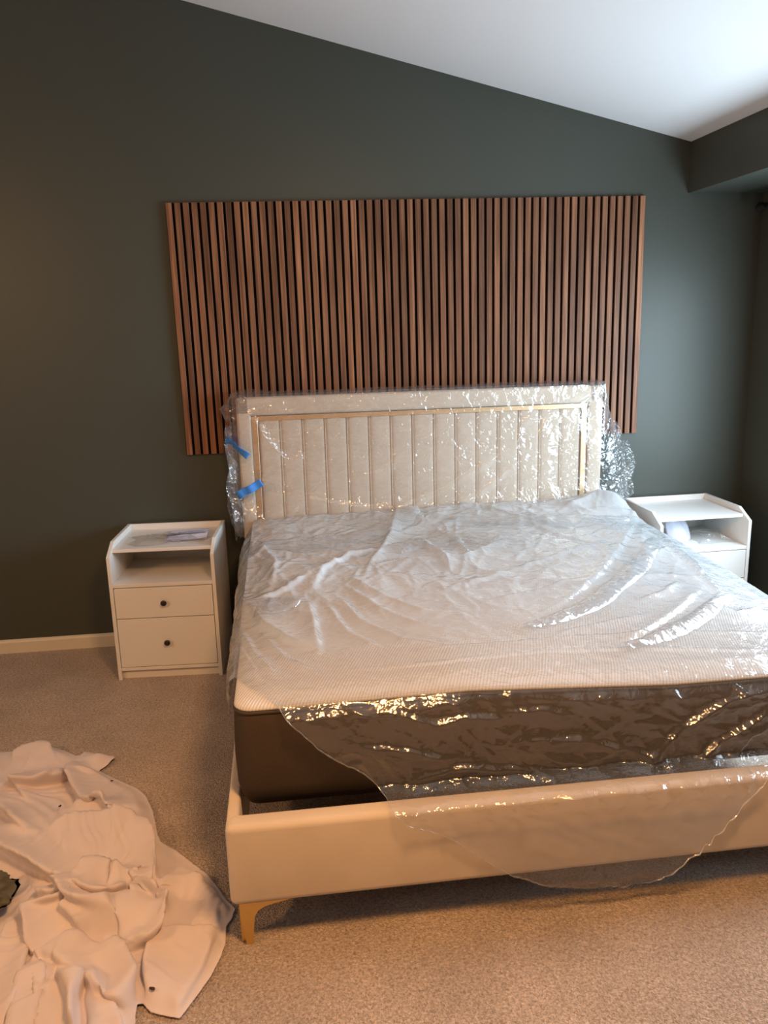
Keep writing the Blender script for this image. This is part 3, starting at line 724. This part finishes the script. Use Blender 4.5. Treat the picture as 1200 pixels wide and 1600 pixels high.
hm = grid_mesh('hem', XH - PVX, YH - PVY, ZH, M['film'], mc)  # whitish strip added along the hem for light caught by the edge
set_plies(hm.data, .12 + .6 * ss(1.4, 1.55, XH))
# turned-over second layers of the same film, lying on the first
for k, (poly, wdt) in enumerate([([(2.0359, -0.9886), (1.8773, -1.2013), (1.6803, -1.4165), (1.4756, -1.6308), (1.223, -1.7998)], -0.09), ([(2.1841, -0.8211), (2.1014, -1.1651), (2.0558, -1.4556), (2.0239, -1.6171)], 0.05), ([(2.0174, -1.6374), (1.8289, -1.7679), (1.6268, -1.9078), (1.4763, -1.9869)], -0.07), ([(0.898, -0.8601), (1.0258, -0.7619), (1.1862, -0.686), (1.3848, -0.7311), (1.603, -0.8914)], 0.16), ([(0.3428, -0.6086), (0.5447, -0.6539), (0.8172, -0.5429), (1.1237, -0.1466)], 0.17), ([(0.332, -1.4125), (0.4091, -1.3791), (0.5467, -1.4283)], 0.18), ([(1.2896, -0.3304), (1.5913, -0.4296), (1.9024, -0.4763), (2.1459, -0.5612)], 0.15)]):
    P = np.array(poly); seg = np.hypot(*(P[1:] - P[:-1]).T); cum = np.concatenate([[0], np.cumsum(seg)])
    tt = np.linspace(0, cum[-1], 160); cx = np.interp(tt, cum, P[:, 0]); cy = np.interp(tt, cum, P[:, 1])
    kk = np.ones(15) / 15
    cx = np.convolve(np.pad(cx, 7, 'edge'), kk, 'valid'); cy = np.convolve(np.pad(cy, 7, 'edge'), kk, 'valid')
    tx = np.gradient(cx); ty = np.gradient(cy); nn = np.hypot(tx, ty) + 1e-9; tx /= nn; ty /= nn
    q = np.linspace(0, 1, 40)[None, :]
    wv = (wdt * np.sin(np.linspace(.12, .95, 160) * PI) ** .5)[:, None] * (1 + .25 * (fbm(tt * 8, tt * 0, 71 + k) - .45))[:, None]
    X = cx[:, None] + ty[:, None] * q * wv; Y = cy[:, None] - tx[:, None] * q * wv
    Xc = np.clip(X, MX0 + .01, MX1); Yc = np.clip(Y, MY0 + .01, MY1 - .01)
    Z = mtop(Xc, Yc) + .004 + top_h(Xc, Yc) + .003 + .016 * np.sin(q * PI) ** .7 + .006 * crumple(X, Y, .03, 72 + k, 2.5, .8)
    g = grid_mesh('turned_over_layer', X - PVX, Y - PVY, Z, M['film'], mc)

# ---------------------------------------------------------------- clear cover over the headboard
nz, nx_ = 200, 420
zl = np.linspace(.56, 1.0, 10)
s = np.linspace(0, 1, nx_)
def section(z):
    xl = np.interp(z, [.5, .70, .76, .90, 1.05, 1.12, 1.17, 1.20, 1.25, 1.29, 1.33], [.235, .220, .213, .222, .204, .206, .222, .200, .196, .222, .258])
    xr = np.interp(z, [.5, .62, .685, .75, .82, .93, 1.0, 1.09, 1.20, 1.31], [2.24, 2.27, 2.295, 2.335, 2.335, 2.300, 2.27, 2.240, 2.205, 2.168])
    pts = np.array([(xl + .015, -.03), (xl, -.09), (xl + .02, -.135), (HX0 + .004, -.158), (HX0 + .10, -.152), (1.2, -.151), (HX1 - .10, -.152), (HX1 + .002, -.158), ((xr * 2 + HX1) / 3, -.125), (xr, -.09), (xr - .012, -.03)])
    f = np.array([0, .03, .055, .10, .14, .5, .86, .90, .94, .975, 1.0])
    return np.interp(s, f, pts[:, 0]), np.interp(s, f, pts[:, 1])
zz = np.concatenate([np.linspace(.60, 1.300, nz), np.linspace(1.302, 1.318, 6), np.full(26, 1.318)])
X = np.zeros((nx_, len(zz))); Y = X.copy(); Z = X.copy()
for j, z in enumerate(zz):
    a, b = section(min(z, 1.31))
    X[:, j] = a; Y[:, j] = b; Z[:, j] = z
# fold over the top to the back
q = ss(0, 1, np.clip((np.arange(len(zz)) - nz) / 31.0, 0, 1))[None, :]
Y = Y + (-.03 - Y) * q * .97
X = X + (np.clip(X, HX0, HX1) - X) * q * .9
front = ss(.06, .12, s)[:, None] * ss(.94, .88, s)[:, None]
cA = crumple(X, Z, .16, 81, 2.4, .35); cB = crumple(X, Z, .055, 82, 2.0, -.6); cC = crumple(X, Z, .022, 83)
amt = .5 + 1.0 * np.exp(-((X - 1.95) / .22) ** 2 - ((Z - 1.0) / .2) ** 2) + .8 * np.exp(-((X - .35) / .12) ** 2)
disp = (.013 * cA + .005 * cB + .0018 * cC) * amt
for pts, hh, wl, wr in [([(0.3388, 1.2131), (0.419, 1.0823), (0.4784, 1.0086), (0.5245, 0.9739)], 0.014, 0.012, 0.03), ([(0.5245, 0.9739), (0.5744, 1.0107), (0.5875, 1.0166)], 0.01, 0.01, 0.02), ([(0.3379, 0.6353), (0.4616, 0.7024), (0.5687, 0.7636)], 0.014, 0.008, 0.02), ([(0.3728, 0.8402), (0.5958, 0.7856), (0.823, 0.7332), (1.0216, 0.7056)], 0.006, 0.008, 0.03), ([(1.0212, 0.6886), (1.2919, 0.7933), (1.5293, 0.9269), (1.6649, 0.9946)], 0.009, 0.006, 0.02), ([(1.3247, 0.672), (1.5297, 0.7983), (1.7338, 0.9512)], 0.009, 0.006, 0.02), ([(1.6819, 0.9938), (1.7044, 1.1094), (1.7817, 1.1625)], 0.014, 0.008, 0.02), ([(1.7818, 1.1559), (1.8663, 1.1855), (2.0022, 1.2199), (2.1203, 1.2813)], 0.014, 0.02, 0.01), ([(1.7943, 1.0224), (1.8335, 1.1207), (1.9005, 1.1842)], 0.01, 0.008, 0.02), ([(0.8611, 0.882), (0.9935, 0.9089), (1.1287, 1.0514)], 0.006, 0.008, 0.02)]:
    disp = disp + ridge(X, Z, pts, hh, wl, wr)[0]
disp = disp + .018 * ss(.80, .66, Z)       # billows out above the mattress
Y = Y - disp * front * (1 - q)
side = 1 - front
X = X + np.where(X < 1.2, -1, 1) * side * (.030 * crumple(Z, Y, .12, 84, 2.5, .1) + .010 * crumple(Z, Y, .04, 85) - .016) * (1 - q) * ss(0, .04, np.minimum(s, 1 - s))[:, None]
Y = Y - side * .012 * crumple(Z, X, .05, 86) * (1 - q)
Y = np.minimum(Y, -.026)
Z = Z + q * .007 * vnoise(X * 9, Y * 4, 87) 
Z = Z + .012 * q * np.exp(-((X - .33) / .10) ** 2)
hb = grid_mesh('headboard_bag', X - PVX, Y - PVY, Z, M['clear'])
hb.location = (PVX, PVY, 0); hb.rotation_euler = (0, 0, BR)
tag(hb, 'clear wrinkled plastic bag pulled over the upholstered headboard', 'plastic sheet')
# loose gathered flaps at the right edge and lower left of the bag
def flap(x0, z0, w_, h_, seed, y=-.10, lean=0.0):
    u, v = np.meshgrid(np.linspace(0, 1, 50), np.linspace(0, 1, 70), indexing='ij')
    X = x0 + (u - .5) * w_ * (.35 + .65 * np.sin(v * PI) ** .7) + lean * v + .012 * np.sin(v * 9 + seed)
    Z = z0 + v * h_ + .01 * np.sin(u * 6 + seed)
    Y = y - .035 * crumple(X, Z, .05, seed, 2.0, .2) - .012 * crumple(X, Z, .02, seed + 1) + .03 * u
    return grid_mesh('loose_flap', X - PVX, Y - PVY, Z, M['clear'], hb)
flap(2.315, .70, .09, .30, 91); flap(2.285, .66, .10, .22, 93, -.13, .03); flap(2.255, .75, .07, .35, 95, -.07)
flap(.235, .62, .07, .55, 97, -.12); flap(.25, .60, .06, .40, 99, -.155, -.02)

# blue painter's tape on the bag
def tape(name, pts, wd, label, twist=0.0):
    P = np.array(pts); n = 30
    t = np.linspace(0, 1, len(P)); tt = np.linspace(0, 1, n)
    cx, cz, cy = (np.interp(tt, t, P[:, k]) for k in range(3))
    tx = np.gradient(cx); tz = np.gradient(cz); nn = np.hypot(tx, tz); nx2, nz2 = -tz / nn, tx / nn
    q = np.linspace(-.5, .5, 8)[None, :]
    tw = np.cos(twist * np.sin(tt * PI))[:, None]; twy = np.sin(twist * np.sin(tt * PI))[:, None]
    X = cx[:, None] + nx2[:, None] * q * wd * tw; Z = cz[:, None] + nz2[:, None] * q * wd * tw
    Y = cy[:, None] - twy * q * wd - .004 * np.sin(tt * 14)[:, None] * 1
    o = grid_mesh(name, X - PVX, Y - PVY, Z, M['tape'], solid=.0006)
    o.location = (PVX, PVY, 0); o.rotation_euler = (0, 0, BR)
    return tag(o, label, 'tape', "blue tape strips on the headboard bag")
tape('tape_strip', [(0.2089, 1.1028, -0.15), (0.2285, 1.0927, -0.175), (0.2503, 1.0811, -0.19), (0.2735, 1.0522, -0.195), (0.3151, 1.0184, -0.195)], .034, 'upper twisted strip of blue tape at the left edge of the headboard bag', 1.0)
tape('tape_strip', [(0.2482, 0.8189, -0.185), (0.2852, 0.8429, -0.2), (0.3273, 0.8604, -0.2), (0.3731, 0.8864, -0.195)], .040, 'lower flat strip of blue tape slanting across the left edge of the headboard bag')

# ---------------------------------------------------------------- crumpled sheet on the floor
POW[0] = 1.5
OUT = np.array([(-0.8645, -1.0464), (-0.6984, -1.0998), (-0.6446, -1.0989), (-0.6351, -1.0649), (-0.5279, -1.0728), (-0.4438, -1.1279), (-0.3747, -1.1892), (-0.3587, -1.1524), (-0.2814, -1.1903), (-0.2221, -1.2295), (-0.2399, -1.2741), (-0.273, -1.3102), (-0.2098, -1.3658), (-0.1406, -1.4254), (-0.1006, -1.4576), (-0.0619, -1.5138), (-0.0246, -1.611), (-0.001, -1.697), (0.0181, -1.7708), (0.0332, -1.8039), (0.0859, -1.8489), (0.1439, -1.9189), (0.1993, -1.9858), (0.2398, -2.0619), (0.2596, -2.104), (0.2919, -2.1494), (0.2835, -2.1923), (0.2706, -2.2156), (0.2732, -2.2816), (0.2632, -2.3331), (0.243, -2.3936), (0.209, -2.4605), (0.1779, -2.5157), (0.1475, -2.5055), (0.105, -2.4878), (0.0661, -2.439), (0.0692, -2.4938), (0.085, -2.5866), (-0.0743, -2.5971), (-0.3416, -2.5577), (-0.764, -2.1811), (-1.0428, -1.491)])
RS = [([(-0.3276, -1.2536), (-0.3244, -1.3295), (-0.2955, -1.4539), (-0.2387, -1.5581), (-0.1768, -1.6154), (-0.1331, -1.6531), (-0.1163, -1.6968), (-0.1206, -1.7395)], 0.045, 0.09, 0.014), ([(-0.5834, -1.3801), (-0.5034, -1.4065), (-0.4128, -1.3823), (-0.366, -1.3499)], 0.045, 0.1, 0.012), ([(-0.6099, -1.1983), (-0.6041, -1.17), (-0.5316, -1.1526), (-0.4695, -1.2026)], 0.025, 0.02, 0.05), ([(-0.5282, -1.3461), (-0.5138, -1.4178), (-0.4558, -1.5177)], 0.022, 0.03, 0.012), ([(-0.6248, -1.4476), (-0.5617, -1.5067), (-0.531, -1.5355), (-0.4864, -1.5968), (-0.4456, -1.6626), (-0.3948, -1.7311)], 0.035, 0.07, 0.01), ([(-0.5568, -1.6424), (-0.498, -1.6846), (-0.4565, -1.7644), (-0.3908, -1.8313), (-0.2992, -1.903), (-0.2496, -1.9476), (-0.1846, -1.9993)], 0.055, 0.12, 0.012), ([(-0.3312, -1.7581), (-0.3008, -1.7354), (-0.2274, -1.7262), (-0.0831, -1.7246), (-0.0519, -1.7368)], 0.032, 0.01, 0.1), ([(-0.0731, -1.7236), (-0.0173, -1.7854), (0.0147, -1.9127), (0.0462, -1.9942), (0.0662, -2.0411)], 0.03, 0.012, 0.06), ([(-0.3136, -1.6039), (-0.2666, -1.604), (-0.195, -1.608), (-0.1487, -1.646)], 0.028, 0.01, 0.05), ([(-0.4717, -1.4078), (-0.414, -1.3519), (-0.3774, -1.3128), (-0.3423, -1.3324)], 0.022, 0.03, 0.02), ([(-0.3623, -1.2984), (-0.3296, -1.3674), (-0.3041, -1.4369)], 0.02, 0.02, 0.02), ([(-0.2243, -1.9754), (-0.2205, -2.0051), (-0.1837, -2.0506), (-0.1509, -2.1129), (-0.0985, -2.1499), (-0.0699, -2.1698)], 0.05, 0.03, 0.02), ([(-0.1809, -2.0112), (-0.1447, -1.9995), (-0.0929, -2.0164), (-0.0327, -1.9997)], 0.045, 0.02, 0.03), ([(-0.1707, -2.0352), (-0.1321, -2.0608), (-0.0995, -2.0686), (-0.0586, -2.064), (-0.0349, -2.0339)], 0.035, 0.05, 0.01), ([(-0.271, -2.017), (-0.2585, -2.0495), (-0.2329, -2.0644), (-0.1899, -2.0712)], 0.028, 0.03, 0.012), ([(-0.1899, -2.0712), (-0.1962, -2.1103), (-0.2567, -2.1269)], 0.028, 0.012, 0.03), ([(-0.1869, -2.1322), (-0.1232, -2.1802), (-0.1032, -2.208)], 0.03, 0.03, 0.02), ([(-0.2801, -2.0971), (-0.2672, -2.1482), (-0.2375, -2.2168), (-0.2128, -2.2811)], 0.035, 0.06, 0.012), ([(-0.2101, -2.2889), (-0.1664, -2.2751), (-0.126, -2.2721), (-0.0836, -2.2763), (-0.0235, -2.3107), (0.0097, -2.373), (0.0459, -2.441), (0.0801, -2.5146)], 0.04, 0.012, 0.035), ([(-0.2144, -2.2783), (-0.1483, -2.2997), (-0.1011, -2.3334), (-0.0587, -2.3932), (-0.0226, -2.4374), (0.0512, -2.4761), (0.0867, -2.5327)], 0.028, 0.05, 0.012), ([(-0.2076, -2.2944), (-0.1734, -2.3606), (-0.1456, -2.4463), (-0.1018, -2.5984)], 0.034, 0.022, 0.01), ([(-0.1435, -2.3152), (-0.1102, -2.3722), (-0.0848, -2.4573), (-0.0498, -2.6078)], 0.036, 0.024, 0.01), ([(-0.1841, -2.2798), (-0.1414, -2.369), (-0.1001, -2.5125), (-0.0813, -2.5861)], 0.016, 0.016, 0.016), ([(-0.0937, -2.3557), (-0.0826, -2.4159), (-0.0751, -2.4858), (-0.0475, -2.6064)], 0.034, 0.01, 0.03), ([(-0.2152, -2.2913), (-0.1976, -2.376), (-0.1851, -2.4675), (-0.1673, -2.587)], 0.032, 0.01, 0.024), ([(-0.2344, -2.2961), (-0.2249, -2.4032), (-0.1963, -2.5742)], 0.022, 0.02, 0.012), ([(-0.2593, -2.1713), (-0.2739, -2.2687), (-0.2634, -2.3846), (-0.252, -2.5041)], 0.032, 0.024, 0.03), ([(-0.3153, -2.1142), (-0.3192, -2.2123), (-0.3319, -2.3229)], 0.02, 0.02, 0.02), ([(-0.0721, -2.3364), (-0.0155, -2.4528), (0.0284, -2.5352), (0.0543, -2.6096)], 0.02, 0.012, 0.03), ([(-0.0554, -2.413), (-0.0197, -2.506), (0.0001, -2.5981)], 0.016, 0.02, 0.012), ([(-0.0296, -2.2893), (0.0037, -2.2619), (0.051, -2.2405)], 0.02, 0.02, 0.02), ([(-0.0607, -2.1898), (-0.0332, -2.2666), (-0.0651, -2.2895)], 0.03, 0.012, 0.02), ([(0.0068, -1.8655), (0.0274, -1.9354), (0.0604, -2.0302), (0.0911, -2.0636), (0.0913, -2.132), (0.0925, -2.1919), (0.0895, -2.2555), (0.088, -2.3362), (0.0965, -2.4128), (0.1039, -2.5016)], 0.024, 0.05, 0.01), ([(0.0693, -2.0309), (0.1165, -2.0325), (0.169, -2.0292), (0.1977, -2.0539)], 0.016, 0.008, 0.05), ([(0.105, -2.2377), (0.1837, -2.2449), (0.2604, -2.247)], 0.014, 0.008, 0.04), ([(0.243, -2.2495), (0.2252, -2.3039), (0.214, -2.3632), (0.199, -2.4083), (0.1857, -2.4476), (0.1654, -2.4998), (0.1724, -2.5311)], 0.012, 0.007, 0.03), ([(0.2675, -2.2539), (0.2638, -2.3242), (0.2374, -2.4081), (0.1846, -2.5218)], 0.008, 0.012, 0.012), ([(0.1014, -2.1279), (0.0924, -2.1792), (0.0665, -2.2502), (0.0254, -2.2772)], 0.045, 0.008, 0.03), ([(-0.0059, -2.0266), (0.0109, -2.0715), (0.0114, -2.1178)], 0.02, 0.02, 0.012), ([(-0.0803, -2.0981), (-0.0793, -2.1378), (-0.0559, -2.1922), (-0.0174, -2.2396)], 0.02, 0.02, 0.04), ([(-0.0364, -2.0278), (-0.0179, -1.984), (0.0161, -2.0188), (0.0512, -2.0893), (0.0775, -2.1206)], 0.03, 0.02, 0.02), ([(0.2149, -2.0375), (0.2339, -2.111), (0.2719, -2.1835)], 0.012, 0.02, 0.03), ([(0.1612, -2.0331), (0.2121, -2.1167), (0.2401, -2.2374)], 0.008, 0.02, 0.03), ([(-0.3036, -1.3494), (-0.2595, -1.3702)], 0.02, 0.02, 0.02), ([(-0.4348, -2.0695), (-0.3406, -2.0303), (-0.3294, -1.9757)], 0.02, 0.03, 0.03)]
MOUNDS = [(-0.0027, -2.1497, 0.085, 0.085, 0.055), (-0.0691, -2.2466, 0.036, 0.042, -0.1), (-0.5192, -1.2077, 0.09, 0.06, 0.02), (-0.1823, -2.0903, 0.12, 0.09, 0.03), (-0.1708, -1.717, 0.2, 0.15, 0.02), (-0.1923, -2.1587, 0.1, 0.08, 0.02), (-0.0882, -2.0432, 0.03, 0.02, -0.02), (-0.2645, -1.2454, 0.05, 0.035, 0.015)]
G = .0052
x0, y0 = OUT.min(0) - .03; x1, y1 = OUT.max(0) + .03
X, Y = np.meshgrid(np.arange(x0, x1, G), np.arange(y0, y1, G), indexing='ij')
inside = np.zeros(X.shape, bool); best = np.full(X.shape, 1e9); bx = X.copy(); by = Y.copy()
n = len(OUT)
for k in range(n):
    a, b = OUT[k], OUT[(k + 1) % n]
    cond = ((a[1] > Y) != (b[1] > Y)) & (X < (b[0] - a[0]) * (Y - a[1]) / (b[1] - a[1] + 1e-12) + a[0])
    inside ^= cond
    d = b - a; t = np.clip(((X - a[0]) * d[0] + (Y - a[1]) * d[1]) / (d @ d), 0, 1)
    ex = a[0] + t * d[0]; ey = a[1] + t * d[1]; ds = np.hypot(X - ex, Y - ey)
    m = ds < best; best = np.where(m, ds, best); bx = np.where(m, ex, bx); by = np.where(m, ey, by)
near = np.zeros_like(inside)
for di in (-1, 0, 1):
    for dj in (-1, 0, 1): near |= np.roll(np.roll(inside, di, 0), dj, 1)
snap = near & ~inside
Xs = np.where(snap, bx, X); Ys = np.where(snap, by, Y); sd = np.where(snap, 0, best)
keep = near[:-1, :-1] & near[1:, :-1] & near[1:, 1:] & near[:-1, 1:]
edge = ss(0, .05, sd)
wx = Xs + .05 * (fbm(Xs * 5, Ys * 5, 101) - .45); wy_ = Ys + .05 * (fbm(Xs * 5 + 9, Ys * 5, 102) - .45)
def creases(x, y, size, seed, stretch=2.6):
    a = (fbm(x * 1.6, y * 1.6, seed) - .45) * 5.0
    u = (np.cos(a) * x + np.sin(a) * y) / size; v = (-np.sin(a) * x + np.cos(a) * y) / size / stretch
    r = 1 - np.abs(2 * vnoise(u, v, seed + 1) - 1)
    return r ** 3.5
Hs = .005 + .008 * fbm(wx * 4, wy_ * 4, 103) * edge + .010 * crumple(wx, wy_, .19, 104, 2.0, .9) * edge + (.007 * creases(wx, wy_, .13, 111, 4.0) + .0015 * creases(wx + 3, wy_, .05, 115, 3.5)) * edge
DX = np.zeros_like(Xs); DY = np.zeros_like(Xs)
for cx, cy, rx, ry, hh in MOUNDS:
    r2 = ((Xs - cx) / rx) ** 2 + ((Ys - cy) / ry) ** 2
    Hs = Hs + hh * (np.exp(-r2 ** 1.6) if hh > 0 else np.exp(-r2))
for pts, hh, wl, wr in RS:
    f, nx1, ny1, dd = ridge(Xs, Ys, pts, hh, wl, wr)
    f2 = ridge(Xs, Ys, pts, hh * .55, *((.010, .020) if wl < wr else (.020, .010)))[0]
    f = f * .70 + f2
    Hs = Hs + f * (.15 + .85 * edge)
    steep_left = wl < wr
    sgn = 1.0 if steep_left else -1.0
    lean = .75 * f * np.exp(-(dd / .035) ** 2) * edge
    DX += nx1 * sgn * lean; DY += ny1 * sgn * lean
Hs = np.maximum(Hs, .004)
sh = grid_mesh('bed_sheet', Xs + DX, Ys + DY, Hs, M['sheet'], mask=keep, solid=.0025)
sm = sh.modifiers.new('soften', 'SMOOTH'); sm.factor = .5; sm.iterations = 2
sh.modifiers.move(1, 0)
tag(sh, 'crumpled pinkish white sheet lying in folds on the carpet left of the bed', 'sheet')

# olive cloth at the left edge
oc = crumpled_ball('olive_cloth', 110, .07, .09, .08, .55, 7, M['olive'], tip=.75); oc.location = (-0.461, -2.067, .07)
tag(oc, 'small crumpled olive cloth lying on the left side of the white sheet', 'cloth')
# bits of debris on the sheet
for k, (x, y, z, s_) in enumerate([(-0.1939, -1.4332, 0.032, 0.004), (-0.3357, -1.5924, 0.045, 0.005), (0.1034, -2.4416, 0.033, 0.006)]):
    bm = bmesh.new(); bmesh.ops.create_icosphere(bm, subdivisions=1, radius=s_)
    for v in bm.verts: v.co = Vector((v.co.x * 1.6, v.co.y * (.6 + .3 * ((v.index * 7) % 3)), v.co.z * .5 + s_ * .4))
    o = mesh('debris_flake', bm, M['debris']); o.location = (x, y, z); o.rotation_euler = (0, 0, k * 1.3)
    tag(o, ['dark flake on the upper right part of the crumpled sheet', 'dark flake in the middle upper folds of the crumpled sheet', 'dark flake near the lower hem of the crumpled sheet'][k], 'debris', 'dark flakes on the crumpled sheet')
